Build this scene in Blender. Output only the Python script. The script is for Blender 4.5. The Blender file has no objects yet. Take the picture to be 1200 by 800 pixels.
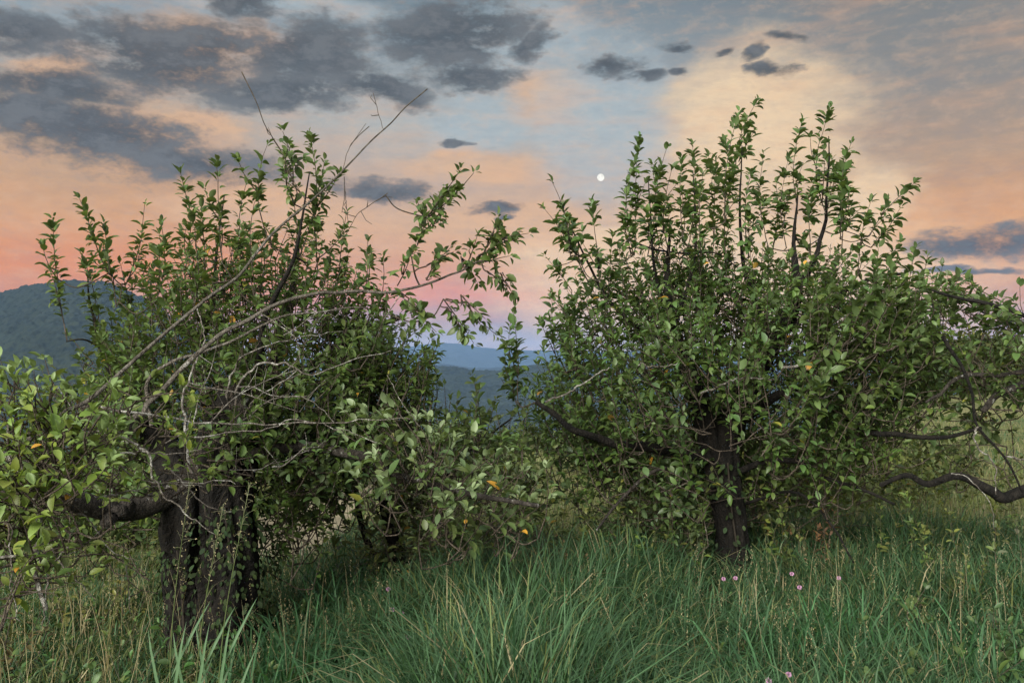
import bpy, math, random
import numpy as np
from mathutils import Vector

random.seed(7); RNG = np.random.default_rng(11)
scene = bpy.context.scene
COL = scene.collection
R = math.radians

# ------------------------------------------------------------ camera
F = 1040.0; PITCH = math.atan(30/1040.0); EYE = 1.6
cam_d = bpy.data.cameras.new('camera'); cam = bpy.data.objects.new('camera', cam_d); COL.objects.link(cam)
cam.location = (0, 0, EYE); cam.rotation_euler = (math.pi/2 + PITCH, 0, 0)
cam_d.sensor_width = 36; cam_d.lens = 36*F/1200; cam_d.clip_start = 0.1; cam_d.clip_end = 60000
scene.camera = cam
FW = np.array([0, math.cos(PITCH), math.sin(PITCH)]); UP = np.array([0, -math.sin(PITCH), math.cos(PITCH)]); RT = np.array([1., 0, 0])
def at(px, py, d):
    px = np.asarray(px, float); py = np.asarray(py, float); d = np.asarray(d, float)
    return np.array([0, 0, EYE]) + d[..., None]*(FW + ((px-600)/F)[..., None]*RT + ((400-py)/F)[..., None]*UP)
def sky_uv(px, py):
    v = at(px, py, 1.0) - np.array([0, 0, EYE]); v = v/np.linalg.norm(v)
    return math.degrees(math.atan2(v[0], v[1])), math.degrees(math.asin(v[2]))

# ------------------------------------------------------------ light and exposure
SUN_EL, SUN_AZ = 26.0, -155.0      # soft western afterglow behind the viewer
sd = bpy.data.lights.new('sun', 'SUN'); sun = bpy.data.objects.new('sun', sd); COL.objects.link(sun)
sd.energy = 5.0; sd.angle = R(32); sd.color = (1.0, .97, .88)
d_ = Vector((math.sin(R(SUN_AZ))*math.cos(R(SUN_EL)), math.cos(R(SUN_AZ))*math.cos(R(SUN_EL)), math.sin(R(SUN_EL))))
sun.rotation_euler = d_.to_track_quat('Z', 'Y').to_euler()
scene.view_settings.view_transform = 'Standard'; scene.view_settings.look = 'None'
scene.view_settings.exposure = 0.8; scene.view_settings.gamma = 1.0

def lin(c):
    return tuple((x/255/12.92 if x/255 <= .04045 else ((x/255+.055)/1.055)**2.4) for x in c)

# ------------------------------------------------------------ world sky
world = bpy.data.worlds.new('World'); scene.world = world; world.use_nodes = True
nt = world.node_tree; nt.nodes.clear()
class NB:
    def __init__(s, nt): s.nt = nt
    def n(s, t, **k):
        x = s.nt.nodes.new(t)
        for a, b in k.items(): setattr(x, a, b)
        return x
    def put(s, inp, v):
        if isinstance(v, bpy.types.NodeSocket): s.nt.links.new(v, inp)
        else:
            if inp.type == 'RGBA' and len(v) == 3: v = (*v, 1)
            inp.default_value = v
    def m(s, op, a, b=0.0, c=0.0, clamp=False):
        x = s.n('ShaderNodeMath', operation=op); x.use_clamp = clamp
        s.put(x.inputs[0], a); s.put(x.inputs[1], b)
        if op in ('MULTIPLY_ADD', 'SMOOTH_MAX'): s.put(x.inputs[2], c)
        return x.outputs[0]
    def ss(s, v, a, b, o0=0.0, o1=1.0):
        x = s.n('ShaderNodeMapRange', interpolation_type='SMOOTHSTEP')
        s.put(x.inputs[0], v); x.inputs[1].default_value = a; x.inputs[2].default_value = b
        x.inputs[3].default_value = o0; x.inputs[4].default_value = o1
        return x.outputs[0]
    def mix(s, f, a, b, mode='MIX'):
        x = s.n('ShaderNodeMix', data_type='RGBA', blend_type=mode)
        s.put(x.inputs[0], f); s.put(x.inputs[6], a); s.put(x.inputs[7], b)
        return x.outputs[2]
    def ramp(s, f, stops):
        x = s.n('ShaderNodeValToRGB'); cr = x.color_ramp
        while len(cr.elements) > 1: cr.elements.remove(cr.elements[-1])
        for i, (p, c) in enumerate(stops):
            e = cr.elements[0] if i == 0 else cr.elements.new(p)
            e.position = p; e.color = (*c, 1)
        s.put(x.inputs[0], f); return x.outputs[0]
    def noise(s, vec, scale, detail=4, rough=.55, dist=0.0, out=0):
        x = s.n('ShaderNodeTexNoise'); 
        if vec is not None: s.put(x.inputs['Vector'], vec)
        x.inputs['Scale'].default_value = scale; x.inputs['Detail'].default_value = detail
        x.inputs['Roughness'].default_value = rough; x.inputs['Distortion'].default_value = dist
        return x.outputs[out]
    def comb(s, x_, y_, z_=0.0):
        x = s.n('ShaderNodeCombineXYZ'); s.put(x.inputs[0], x_); s.put(x.inputs[1], y_); s.put(x.inputs[2], z_); return x.outputs[0]
B = NB(nt)
tc = B.n('ShaderNodeTexCoord'); sp = B.n('ShaderNodeSeparateXYZ'); nt.links.new(tc.outputs['Generated'], sp.inputs[0])
DEG = 180/math.pi
U = B.m('MULTIPLY', B.m('ARCTAN2', sp.outputs[0], sp.outputs[1]), DEG)
V = B.m('MULTIPLY', B.m('ARCSINE', sp.outputs[2]), DEG)
# clouds live on a slanted ceiling: streaks flatten towards the horizon
nv = B.comb(U, B.m('MULTIPLY', V, 2.2), 0.0)
w1 = B.noise(nv, .09, 5, .6)
w2 = B.noise(B.comb(B.m('ADD', U, 71.3), B.m('MULTIPLY', V, 2.2), 3.0), .09, 5, .6)
Uw = B.m('ADD', U, B.m('MULTIPLY', B.m('SUBTRACT', w1, .5), 9.0))
Vw = B.m('ADD', V, B.m('MULTIPLY', B.m('SUBTRACT', w2, .5), 4.2))
def vy(py): return sky_uv(600, py)[1]
def vr(py): return (vy(py)+5)/95
def ramp_from(lst): return [(max(0, min(1, vr(py))) if py is not None else q, lin(c)) for py, c, q in lst]
def mk(l, back):
    st = [(max(0., (vy(py)+5)/95), lin(c)) for py, c in l]
    st = sorted(st, key=lambda a: a[0]); return st + [(.5, lin(back)), (1., lin(back))]
Vn = B.m('DIVIDE', B.m('ADD', Vw, 5.0), 95.0)
rl = B.ramp(Vn, mk([(430, (170,135,120)), (380, (200,122,82)), (330, (236,144,78)), (270, (222,164,112)), (215, (200,166,132)), (150, (180,168,154)), (70, (156,170,178)), (0, (126,150,166))], (150,165,185)))
rc = B.ramp(Vn, mk([(430, (170,162,172)), (395, (172,160,168)), (368, (196,150,148)), (352, (234,148,126)), (315, (228,164,124)), (265, (224,180,142)), (205, (204,178,158)), (150, (180,186,186)), (70, (152,165,172)), (0, (122,142,154))], (150,165,185)))
rr = B.ramp(Vn, mk([(430, (170,150,150)), (385, (190,135,130)), (340, (222,142,88)), (280, (234,166,102)), (215, (188,158,130)), (120, (146,142,136)), (40, (130,134,134)), (0, (120,124,126))], (150,165,185)))
base = B.mix(B.ss(Uw, -24, -8), rl, rc); base = B.mix(B.ss(Uw, 3, 26), base, rr)
# pale blue openings and peach glow, by direction
def blob(lst, uu, vv):
    cur = None
    for px, py, rx, ry in lst:
        u0, v0 = sky_uv(px, py); a = math.degrees(rx/F); b = math.degrees(ry/F)
        du = B.m('MULTIPLY_ADD', uu, 1/a, -u0/a); dv = B.m('MULTIPLY_ADD', vv, 1/b, -v0/b)
        r2 = B.m('ADD', B.m('MULTIPLY', du, du), B.m('MULTIPLY', dv, dv))
        e = B.m('SUBTRACT', 1.0, r2)
        cur = e if cur is None else B.m('MAXIMUM', cur, e)
    return cur
fine = B.noise(B.comb(U, B.m('MULTIPLY', V, 2.0), 7.0), .30, 10, .66)
fine2 = B.noise(B.comb(U, B.m('MULTIPLY', V, 1.8), 17.0), .9, 8, .68)
g1 = B.m('ADD', blob([(890,150,110,90), (860,330,260,90), (1010,260,60,60)], Uw, Vw), B.m('MULTIPLY', B.m('SUBTRACT', fine, .5), 1.6))
base = B.mix(B.ss(g1, -.8, .9, 0, .85), base, lin((255,224,182)))
g2 = B.m('ADD', blob([(240,60,110,45), (205,150,110,28), (570,190,110,24), (60,85,50,14), (640,115,60,30), (620,255,160,22), (300,250,120,30)], Uw, Vw), B.m('MULTIPLY', B.m('SUBTRACT', fine, .5), 2.0))
base = B.mix(B.ss(g2, -.1, .9, 0, .8), base, lin((230,186,146)))
g3 = B.m('ADD', blob([(560,140,90,32), (600,50,110,60), (700,150,90,110), (330,10,160,20)], Uw, Vw), B.m('MULTIPLY', B.m('SUBTRACT', fine, .5), 1.2))
base = B.mix(B.ss(g3, -.2, .9, 0, .7), base, lin((178,194,202)))
st = B.noise(B.comb(B.m('MULTIPLY_ADD', V, -.8, U), B.m('MULTIPLY', V, 5.0), 2.0), .16, 9, .64)
base = B.mix(B.m('MULTIPLY', B.ss(st, .42, .78), .38), base, lin((236,182,140)))
base = B.mix(B.m('MULTIPLY', B.ss(st, .52, .2), .28), base, lin((140,135,145)))
base = B.mix(B.ss(fine2, .45, .75, 0, .25), base, lin((238,200,165)))
base = B.mix(B.ss(fine2, .5, .28, 0, .15), base, lin((138,138,146)))
rip = B.noise(B.comb(B.m('MULTIPLY_ADD', V, 1.2, U), B.m('MULTIPLY', V, 3.2), 12.0), .7, 9, .7)
base = B.mix(B.ss(rip, .42, .7, 0, .16), base, lin((150,146,146)))
# dark broken cloud
dark = [(190,70,125,42), (265,60,60,30), (440,110,60,16), (60,108,90,20), (100,160,120,32), (20,135,80,18), (20,38,50,20), (370,75,75,42), (330,115,90,18), (530,45,88,50), (560,98,58,14), (285,8,40,18),
        (230,195,105,28), (445,218,52,12), (528,161,14,5), (583,243,28,9), (625,60,22,22), (705,82,32,15), (790,53,26,9), (745,94,22,9), (783,88,16,6), (888,60,12,10), (912,80,24,10), (930,40,26,6),
        (1160,278,62,20), (1130,318,50,5), (600,255,12,6), (850,58,16,6)]
e = blob(dark, Uw, Vw)
cn = B.m('ADD', B.m('MULTIPLY', B.m('MAXIMUM', e, -2.2), .70), B.m('ADD', B.m('MULTIPLY', B.m('SUBTRACT', fine, .5), 3.0), B.m('MULTIPLY', B.m('SUBTRACT', fine2, .5), 1.7)))
dm = B.ss(cn, -.45, .7, 0, .97)
cloudc = B.mix(B.ss(B.m('ADD', fine, B.m('MULTIPLY', fine2, .35)), .52, .82), lin((60,68,75)), lin((112,116,120)))
base = B.mix(B.m('MULTIPLY', dm, B.ss(V, 1, 4)), base, cloudc)
# bright western half of the sky dome behind the viewer, blended into a Nishita dusk sky
sky = B.n('ShaderNodeTexSky', sky_type='NISHITA'); sky.sun_disc = False
sky.sun_elevation = R(6); sky.sun_rotation = R(SUN_AZ)
nish = B.mix(1.0, sky.outputs[0], (.07, .07, .07), 'MULTIPLY')
upm = B.m('MAXIMUM', B.ss(V, 30, 62), B.ss(B.m('ABSOLUTE', U), 55, 110))
glow = B.mix(.6, nish, (1.0, 1.02, 1.05))
base = B.mix(1.0, base, (.54, .535, .525), 'MULTIPLY')
base = B.mix(upm, base, glow)
bg = B.n('ShaderNodeBackground'); nt.links.new(base, bg.inputs[0]); bg.inputs[1].default_value = 1.0
wo = B.n('ShaderNodeOutputWorld'); nt.links.new(bg.outputs[0], wo.inputs[0])

# ------------------------------------------------------------ helpers
def setp(o, label=None, cat=None, group=None, kind=None):
    if label: o['label'] = label
    if cat: o['category'] = cat
    if group: o['group'] = group
    if kind: o['kind'] = kind
    return o
def empty(name, loc, label, cat, group=None):
    o = bpy.data.objects.new(name, None); o.location = loc; o.empty_display_size = .2; COL.objects.link(o)
    return setp(o, label, cat, group)
def mesh_obj(name, V_, faces, mat, parent=None, cols=None, smooth=True, origin=None):
    """faces: list of (K,n) int arrays"""
    V_ = np.asarray(V_, float)
    org = np.zeros(3)
    if parent is not None: org = np.array(parent.matrix_world.translation if parent.parent else parent.location)
    if origin is not None: org = np.asarray(origin, float)
    me = bpy.data.meshes.new(name)
    me.vertices.add(len(V_)); me.vertices.foreach_set('co', (V_-org).astype(np.float32).ravel())
    nl = sum(f.size for f in faces); npoly = sum(len(f) for f in faces)
    me.loops.add(nl); me.polygons.add(npoly)
    me.loops.foreach_set('vertex_index', np.concatenate([f.ravel() for f in faces]).astype(np.int32))
    tot = np.concatenate([np.full(len(f), f.shape[1], np.int32) for f in faces])
    start = np.concatenate([[0], np.cumsum(tot)[:-1]]).astype(np.int32)
    me.polygons.foreach_set('loop_start', start)
    me.update(calc_edges=True)
    if smooth: me.polygons.foreach_set('use_smooth', np.ones(npoly, bool))
    if cols is not None:
        a = me.color_attributes.new('Col', 'FLOAT_COLOR', 'POINT')
        c = np.ones((len(V_), 4), np.float32); c[:, :3] = cols; a.data.foreach_set('color', c.ravel())
    me.materials.append(mat)
    o = bpy.data.objects.new(name, me); COL.objects.link(o)
    if parent is not None: o.parent = parent
    elif origin is not None: o.location = org
    return o
def norm(v): return v/np.maximum(1e-9, np.linalg.norm(v, axis=-1, keepdims=True))

# numpy value noise
_P = np.random.default_rng(5).random((256, 256))
def vnoise(x, y):
    xi = np.floor(x).astype(int); yi = np.floor(y).astype(int); fx = x-xi; fy = y-yi
    fx = fx*fx*(3-2*fx); fy = fy*fy*(3-2*fy)
    g = lambda a, b: _P[a & 255, b & 255]
    return (g(xi, yi)*(1-fx)+g(xi+1, yi)*fx)*(1-fy)+(g(xi, yi+1)*(1-fx)+g(xi+1, yi+1)*fx)*fy
def fbm(x, y, o=4):
    s = 0; a = .5
    for i in range(o): s = s+a*vnoise(x*2**i+17*i, y*2**i+9*i); a *= .5
    return s

def catmull(P, n=8):
    P = np.asarray(P, float); Q = np.vstack([2*P[0]-P[1], P, 2*P[-1]-P[-2]]); out = []
    for i in range(len(P)-1):
        p0, p1, p2, p3 = Q[i:i+4]; t = np.linspace(0, 1, n, endpoint=False)[:, None]
        out.append(.5*((2*p1)+(-p0+p2)*t+(2*p0-5*p1+4*p2-p3)*t**2+(-p0+3*p1-3*p2+p3)*t**3))
    out.append(P[-1:]); return np.vstack(out)

class Mesh:
    def __init__(s): s.V = []; s.F = {}; s.C = []; s.n = 0
    def add(s, V_, faces, cols=None):
        V_ = np.asarray(V_, float)
        for f in faces: s.F.setdefault(f.shape[1], []).append(f+s.n)
        s.V.append(V_); s.n += len(V_)
        if cols is not None: s.C.append(cols)
    def build(s, name, mat, parent=None, smooth=True, origin=None):
        if not s.V: return None
        return mesh_obj(name, np.vstack(s.V), [np.vstack(v) for v in s.F.values()], mat, parent,
                        np.vstack(s.C) if s.C else None, smooth, origin)
def tube(ms, P, rad, sides=5, rough=0.0, seed=0, cap=True):
    P = np.asarray(P, float); n = len(P); rad = np.broadcast_to(np.asarray(rad, float), (n,))
    T = norm(np.gradient(P, axis=0)); a = np.array([0, 0, 1.]) if abs(T[0][2]) < .8 else np.array([1., 0, 0])
    X = np.zeros_like(P); x = norm(np.cross(T[0], a))
    for i in range(n):
        x = norm(x - T[i]*np.dot(x, T[i])); X[i] = x
    Y = np.cross(T, X); th = np.linspace(0, 2*math.pi, sides, endpoint=False)
    rr_ = rad[:, None]*np.ones(sides)
    if rough:
        L = np.concatenate([[0], np.cumsum(np.linalg.norm(np.diff(P, axis=0), axis=1))])
        cx, sx = np.cos(th)[None]*2.2+seed, np.sin(th)[None]*2.2
        k = fbm(cx*1.7+L[:, None]*2.1+40, sx*1.7+L[:, None]*1.3+40, 4)-.47
        k2 = fbm(th[None]*4.5+seed*3+60+L[:, None]*.6, L[:, None]*7+np.zeros((1, sides))+50, 3)-.43
        rr_ = rr_*(1+rough*(k*1.8+k2*.9))
    V_ = P[:, None]+rr_[..., None]*(np.cos(th)[None, :, None]*X[:, None]+np.sin(th)[None, :, None]*Y[:, None])
    i = np.arange(n-1)[:, None]*sides; j = np.arange(sides)[None]; j2 = (j+1) % sides
    f = np.stack([i+j, i+j2, i+sides+j2, i+sides+j], -1).reshape(-1, 4)
    V_ = V_.reshape(-1, 3); fs = [f]
    if cap:
        V_ = np.vstack([V_, P[-1:]+T[-1:]*rad[-1]*.5]); k = n*sides
        jj = np.arange(sides); fs.append(np.stack([(n-1)*sides+jj, (n-1)*sides+(jj+1) % sides, np.full(sides, k)], -1))
    ms.add(V_, fs)

ROWT = np.array([.22, .52, .80]); ROWW = np.array([.74, 1.0, .66])
def leaves(ms, P, D, N, L, W, C, fold=.35, droop=.28):
    n = len(P); D = norm(D); N = norm(N-D*np.sum(N*D, -1, keepdims=True)); S = np.cross(D, N)
    L = L[:, None]; W = W[:, None]
    fold = np.broadcast_to(fold, (n,))[:, None]; droop = np.broadcast_to(droop, (n,))[:, None]
    vs = [P]
    for t, w in zip(ROWT, ROWW):
        m = P+D*L*t-N*L*droop*t*t; wv = W*w*.5
        vs += [m-S*wv+N*wv*fold, m, m+S*wv+N*wv*fold]
    vs.append(P+D*L*(1-.1*droop)-N*L*droop)
    V_ = np.stack(vs, 1).reshape(-1, 3)
    o = (np.arange(n)*11)[:, None, None]
    tri = np.array([[0, 2, 1], [0, 3, 2], [8, 10, 7], [9, 10, 8]])[None]+o
    q = np.array([[2, 5, 4, 1], [3, 6, 5, 2], [5, 8, 7, 4], [6, 9, 8, 5]])[None]+o
    ms.add(V_, [tri.reshape(-1, 3), q.reshape(-1, 4)], np.repeat(C, 11, 0))
def flakes(ms, P, D, N, L, W, C):
    n = len(P); D = norm(D); N = norm(N-D*np.sum(N*D, -1, keepdims=True)); S = np.cross(D, N)
    L = L[:, None]; W = W[:, None]
    V_ = np.stack([P, P+D*L*.5+S*W*.5, P+D*L-N*L*.15, P+D*L*.5-S*W*.5], 1).reshape(-1, 3)
    q = np.array([[0, 1, 2, 3]])[None]+(np.arange(n)*4)[:, None, None]
    ms.add(V_, [q.reshape(-1, 4)], np.repeat(C, 4, 0))

# ------------------------------------------------------------ materials
def new_mat(name):
    m = bpy.data.materials.new(name); m.use_nodes = True; m.node_tree.nodes.clear(); b = NB(m.node_tree)
    out = b.n('ShaderNodeOutputMaterial'); return m, b, out
def leaf_mat(name, trans=.28, rough=.45, spec=.45, back=(.16, .20, .13), backmix=.45):
    m, b, out = new_mat(name)
    vc = b.n('ShaderNodeVertexColor', layer_name='Col'); geo = b.n('ShaderNodeNewGeometry')
    ob = b.n('ShaderNodeTexCoord')
    nz = b.noise(ob.outputs['Object'], 60, 2, .5)
    c = b.mix(b.ss(nz, .3, .75, 0, .35), vc.outputs[0], b.mix(1.0, vc.outputs[0], (.55, .6, .5), 'MULTIPLY'))
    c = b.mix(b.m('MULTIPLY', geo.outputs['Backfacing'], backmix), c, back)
    p = b.n('ShaderNodeBsdfPrincipled'); b.put(p.inputs['Base Color'], c); p.inputs['Roughness'].default_value = rough
    p.inputs['Specular IOR Level'].default_value = spec
    t = b.n('ShaderNodeBsdfTranslucent'); b.put(t.inputs[0], b.mix(1.0, c, (1.5, 1.5, .7), 'MULTIPLY'))
    mx = b.n('ShaderNodeMixShader'); mx.inputs[0].default_value = trans
    b.nt.links.new(p.outputs[0], mx.inputs[1]); b.nt.links.new(t.outputs[0], mx.inputs[2]); b.nt.links.new(mx.outputs[0], out.inputs[0])
    return m
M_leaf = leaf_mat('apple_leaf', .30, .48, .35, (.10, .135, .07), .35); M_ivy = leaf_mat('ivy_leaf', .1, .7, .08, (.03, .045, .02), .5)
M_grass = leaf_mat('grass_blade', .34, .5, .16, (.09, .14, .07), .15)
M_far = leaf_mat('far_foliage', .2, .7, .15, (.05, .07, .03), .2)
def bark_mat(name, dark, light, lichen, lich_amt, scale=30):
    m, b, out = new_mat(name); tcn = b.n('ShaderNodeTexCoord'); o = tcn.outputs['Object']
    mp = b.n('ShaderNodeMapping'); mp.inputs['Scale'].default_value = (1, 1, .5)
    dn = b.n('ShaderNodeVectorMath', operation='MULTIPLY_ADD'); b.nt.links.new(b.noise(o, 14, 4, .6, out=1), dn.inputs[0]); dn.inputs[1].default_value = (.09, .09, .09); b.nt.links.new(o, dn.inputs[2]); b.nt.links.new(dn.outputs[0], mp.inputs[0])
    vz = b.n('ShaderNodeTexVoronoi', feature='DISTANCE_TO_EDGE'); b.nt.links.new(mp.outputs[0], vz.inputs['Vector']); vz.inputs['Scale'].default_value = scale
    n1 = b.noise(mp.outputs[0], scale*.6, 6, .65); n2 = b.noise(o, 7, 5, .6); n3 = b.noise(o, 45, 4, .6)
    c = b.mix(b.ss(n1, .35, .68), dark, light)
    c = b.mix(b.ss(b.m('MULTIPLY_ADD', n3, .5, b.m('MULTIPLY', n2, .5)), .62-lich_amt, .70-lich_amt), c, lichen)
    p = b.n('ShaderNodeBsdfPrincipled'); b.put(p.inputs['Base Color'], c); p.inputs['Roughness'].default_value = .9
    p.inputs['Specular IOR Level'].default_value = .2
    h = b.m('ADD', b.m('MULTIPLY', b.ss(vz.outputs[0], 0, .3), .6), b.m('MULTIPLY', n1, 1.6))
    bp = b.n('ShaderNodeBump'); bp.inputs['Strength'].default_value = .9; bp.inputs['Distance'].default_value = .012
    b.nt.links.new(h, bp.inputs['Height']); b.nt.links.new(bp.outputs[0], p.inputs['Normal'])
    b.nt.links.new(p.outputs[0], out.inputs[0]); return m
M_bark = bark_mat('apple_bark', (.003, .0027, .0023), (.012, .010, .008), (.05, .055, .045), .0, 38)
M_barkl = bark_mat('lichened_bark', (.012, .010, .008), (.045, .038, .032), (.22, .22, .20), .06, 60)
M_twig = bark_mat('twig_bark', (.035, .027, .02), (.10, .08, .06), (.20, .19, .16), .02, 80)
M_grayarm = bark_mat('gray_arm_bark', (.05, .042, .034), (.13, .115, .095), (.22, .21, .19), .06, 80)
M_dead = bark_mat('dead_twig_bark', (.07, .06, .05), (.17, .15, .13), (.30, .29, .26), .12, 80)

# ------------------------------------------------------------ terrain
def sstep(x, a, b):
    t = np.clip((x-a)/(b-a), 0, 1); return t*t*(3-2*t)
def ground_h(x, y):
    x = np.asarray(x, float); y = np.asarray(y, float)
    right = sstep(x/np.maximum(y, 5), .30, .48)
    drop = 17+right*24
    h = -np.clip(y-drop, 0, None)*.18
    h = np.where(y > 14, h - .02*np.clip(y-14, 0, 12)*(1-right), h)
    h = np.maximum(h, -220)
    h = h + right*sstep(y, 9, 30)*.35
    h = h + (fbm(x*.35+30, y*.35+30, 3)-.43)*.22*sstep(np.hypot(x, y), 1, 4)
    return h
def gz(x, y): return float(ground_h(x, y))
xs = np.concatenate([-np.geomspace(14, 9000, 60)[::-1], np.linspace(-13.8, 13.8, 140), np.geomspace(14, 9000, 60)])
ys = np.concatenate([-np.geomspace(4, 2500, 20)[::-1], np.linspace(-3.8, 42, 190), np.geomspace(42.5, 14000, 90)])
X, Y = np.meshgrid(xs, ys); Z = ground_h(X, Y)
nx, ny = len(xs), len(ys)
ii = (np.arange(ny-1)[:, None]*nx+np.arange(nx-1)[None]).ravel()
gf = np.stack([ii, ii+1, ii+nx+1, ii+nx], -1)
m, b, out = new_mat('meadow_ground'); tcn = b.n('ShaderNodeTexCoord'); o = tcn.outputs['Object']
n1 = b.noise(o, .5, 5, .6); n2 = b.noise(o, 9, 5, .7); n3 = b.noise(o, 60, 3, .7)
c = b.mix(b.ss(n1, .38, .62), (.07, .11, .034), (.17, .18, .075))
c = b.mix(b.ss(n2, .35, .7, 0, .7), c, (.28, .23, .12)); c = b.mix(b.ss(n3, .4, .7, 0, .5), c, (.035, .045, .018))
p = b.n('ShaderNodeBsdfPrincipled'); b.put(p.inputs['Base Color'], c); p.inputs['Roughness'].default_value = 1; p.inputs['Specular IOR Level'].default_value = .1
bp = b.n('ShaderNodeBump'); bp.inputs['Distance'].default_value = .05; b.nt.links.new(b.m('ADD', n2, n3), bp.inputs['Height']); b.nt.links.new(bp.outputs[0], p.inputs['Normal'])
b.nt.links.new(p.outputs[0], out.inputs[0])
g = mesh_obj('ground', np.stack([X, Y, Z], -1).reshape(-1, 3), [gf], m); setp(g, kind='structure')

# bare track, laid on the ground
m, b, out = new_mat('bare_track'); tcn = b.n('ShaderNodeTexCoord'); o = tcn.outputs['Object']
mp = b.n('ShaderNodeMapping'); mp.inputs['Scale'].default_value = (14, 1.5, 1); mp.inputs['Rotation'].default_value = (0, 0, R(-35)); b.nt.links.new(o, mp.inputs[0])
n1 = b.noise(mp.outputs[0], 1, 6, .7); n2 = b.noise(o, 30, 4, .7)
c = b.mix(b.ss(n1, .35, .65), (.11, .09, .055), (.21, .17, .105)); c = b.mix(b.ss(n2, .5, .7, 0, .6), c, (.09, .10, .04))
p = b.n('ShaderNodeBsdfPrincipled'); b.put(p.inputs['Base Color'], c); p.inputs['Roughness'].default_value = 1
b.nt.links.new(p.outputs[0], out.inputs[0])
def strip(name, pts, widths, mat, lift):
    P = catmull(pts, 14); W = np.interp(np.linspace(0, 1, len(P)), np.linspace(0, 1, len(widths)), widths)
    T = norm(np.gradient(P, axis=0)); S = np.stack([T[:, 1], -T[:, 0]], -1); rows = []
    for k in np.linspace(-1, 1, 9):
        jj = (fbm(P[:, 0]*3+k*5+20, P[:, 1]*3+20, 2)-.4)*.3*abs(k)
        xy = P[:, :2]+S*(W*.5*k*(1+jj))[:, None]
        rows.append(np.column_stack([xy, ground_h(xy[:, 0], xy[:, 1])+lift]))
    V_ = np.stack(rows, 1).reshape(-1, 3); n = len(P); i_ = (np.arange(n-1)[:, None]*9+np.arange(8)[None]).ravel()
    return setp(mesh_obj(name, V_, [np.stack([i_, i_+1, i_+10, i_+9], -1)], mat), kind='structure')
strip('path', [(-2.5, 6.6), (-2.15, 7.6), (-2.2, 9.6), (-2.5, 13), (-3.2, 18)], [1.3, 1.1, 1.0, 1.1, 1.3], m, .025)

# ------------------------------------------------------------ hills
m, b, out = new_mat('forest_hill'); tcn = b.n('ShaderNodeTexCoord'); o = tcn.outputs['Object']
vz = b.n('ShaderNodeTexVoronoi'); b.nt.links.new(o, vz.inputs['Vector']); vz.inputs['Scale'].default_value = .09
n1 = b.noise(o, .006, 5, .6); n2 = b.noise(o, .06, 5, .7)
c = b.mix(b.ss(n1, .35, .65), (.006, .010, .008), (.015, .021, .014))
c = b.mix(b.ss(n2, .3, .7, 0, .7), c, (.006, .009, .007)); sp_ = b.n('ShaderNodeSeparateColor'); b.nt.links.new(vz.outputs['Color'], sp_.inputs[0])
c = b.mix(b.m('MULTIPLY', sp_.outputs[0], .5), c, (.028, .034, .018))
p = b.n('ShaderNodeBsdfPrincipled'); b.put(p.inputs['Base Color'], c); p.inputs['Roughness'].default_value = 1; p.inputs['Specular IOR Level'].default_value = .05
b.nt.links.new(p.outputs[0], out.inputs[0]); M_hill = m
def hill(name, prof, dist, depth, bump, cell, az0=-42, az1=42, naz=1150, ns=230, foot=-228, wob=.1):
    az = np.radians(np.linspace(az0, az1, naz)); px = 600+F*np.tan(az)
    pxs, pys = zip(*prof); py = np.interp(px, pxs, pys)
    k = np.exp(-np.linspace(-2, 2, 41)**2); k /= k.sum(); py = np.convolve(np.pad(py, 20, 'edge'), k, 'valid')
    top = (430-py)/F*dist+EYE
    s = np.concatenate([np.linspace(-1, 0, ns-14)[:-1], np.linspace(0, 1, 15)]); s = np.sign(s)*np.abs(s); A, S = np.meshgrid(az, s)
    r = dist + S*depth
    x = r*np.sin(A)/np.cos(A)*1.0; y = r
    shape = np.where(S < 0, (1+S)**.8*np.clip(1.0, 0, 1), 1-S**2*.8)
    spur = (fbm(x/(depth*.35)+50, y/(depth*.5)+50, 4)-.45)
    h = foot+(top[None]-foot)*np.clip(shape+spur*wob*2*np.abs(S)**.6*(1-np.abs(S)), 0, 1.02)
    h = h+bump*(vnoise(x/cell+500, y/cell+500)*.6+vnoise(x/cell*2.1+300, y/cell*2.1+300)*.6+RNG.random(x.shape)*.25-.6)*sstep(S, -1, -.9)
    i_ = (np.arange(ns-1)[:, None]*naz+np.arange(naz-1)[None]).ravel()
    return setp(mesh_obj(name, np.stack([x, y, h], -1).reshape(-1, 3), [np.stack([i_, i_+1, i_+naz+1, i_+naz], -1)], M_hill), kind='structure')
hill('mountain', [(-900, 470), (-300, 410), (-60, 360), (0, 343), (35, 334), (75, 329), (120, 330), (150, 340), (190, 362), (240, 395), (320, 440), (420, 500), (520, 540), (2000, 560)], 2600, 1300, 15, 24, ns=260)
hill('ridge', [(-900, 470), (300, 470), (420, 445), (500, 428), (535, 431), (570, 436), (600, 432), (640, 425), (700, 428), (800, 436), (950, 445), (1100, 452), (2000, 440)], 3600, 1000, 14, 30)
hill('distant_ridge', [(-900, 430), (300, 425), (440, 415), (490, 404), (530, 401), (560, 407), (600, 410), (680, 411), (760, 416), (860, 409), (1000, 418), (1200, 412), (2000, 420)], 12000, 1500, 14, 90, ns=120)
hill('distant_hill', [(-900, 430), (430, 436), (505, 424), (560, 432), (620, 428), (700, 415), (760, 409), (860, 425), (1200, 425), (2000, 425)], 8000, 900, 12, 70, ns=120)

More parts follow.
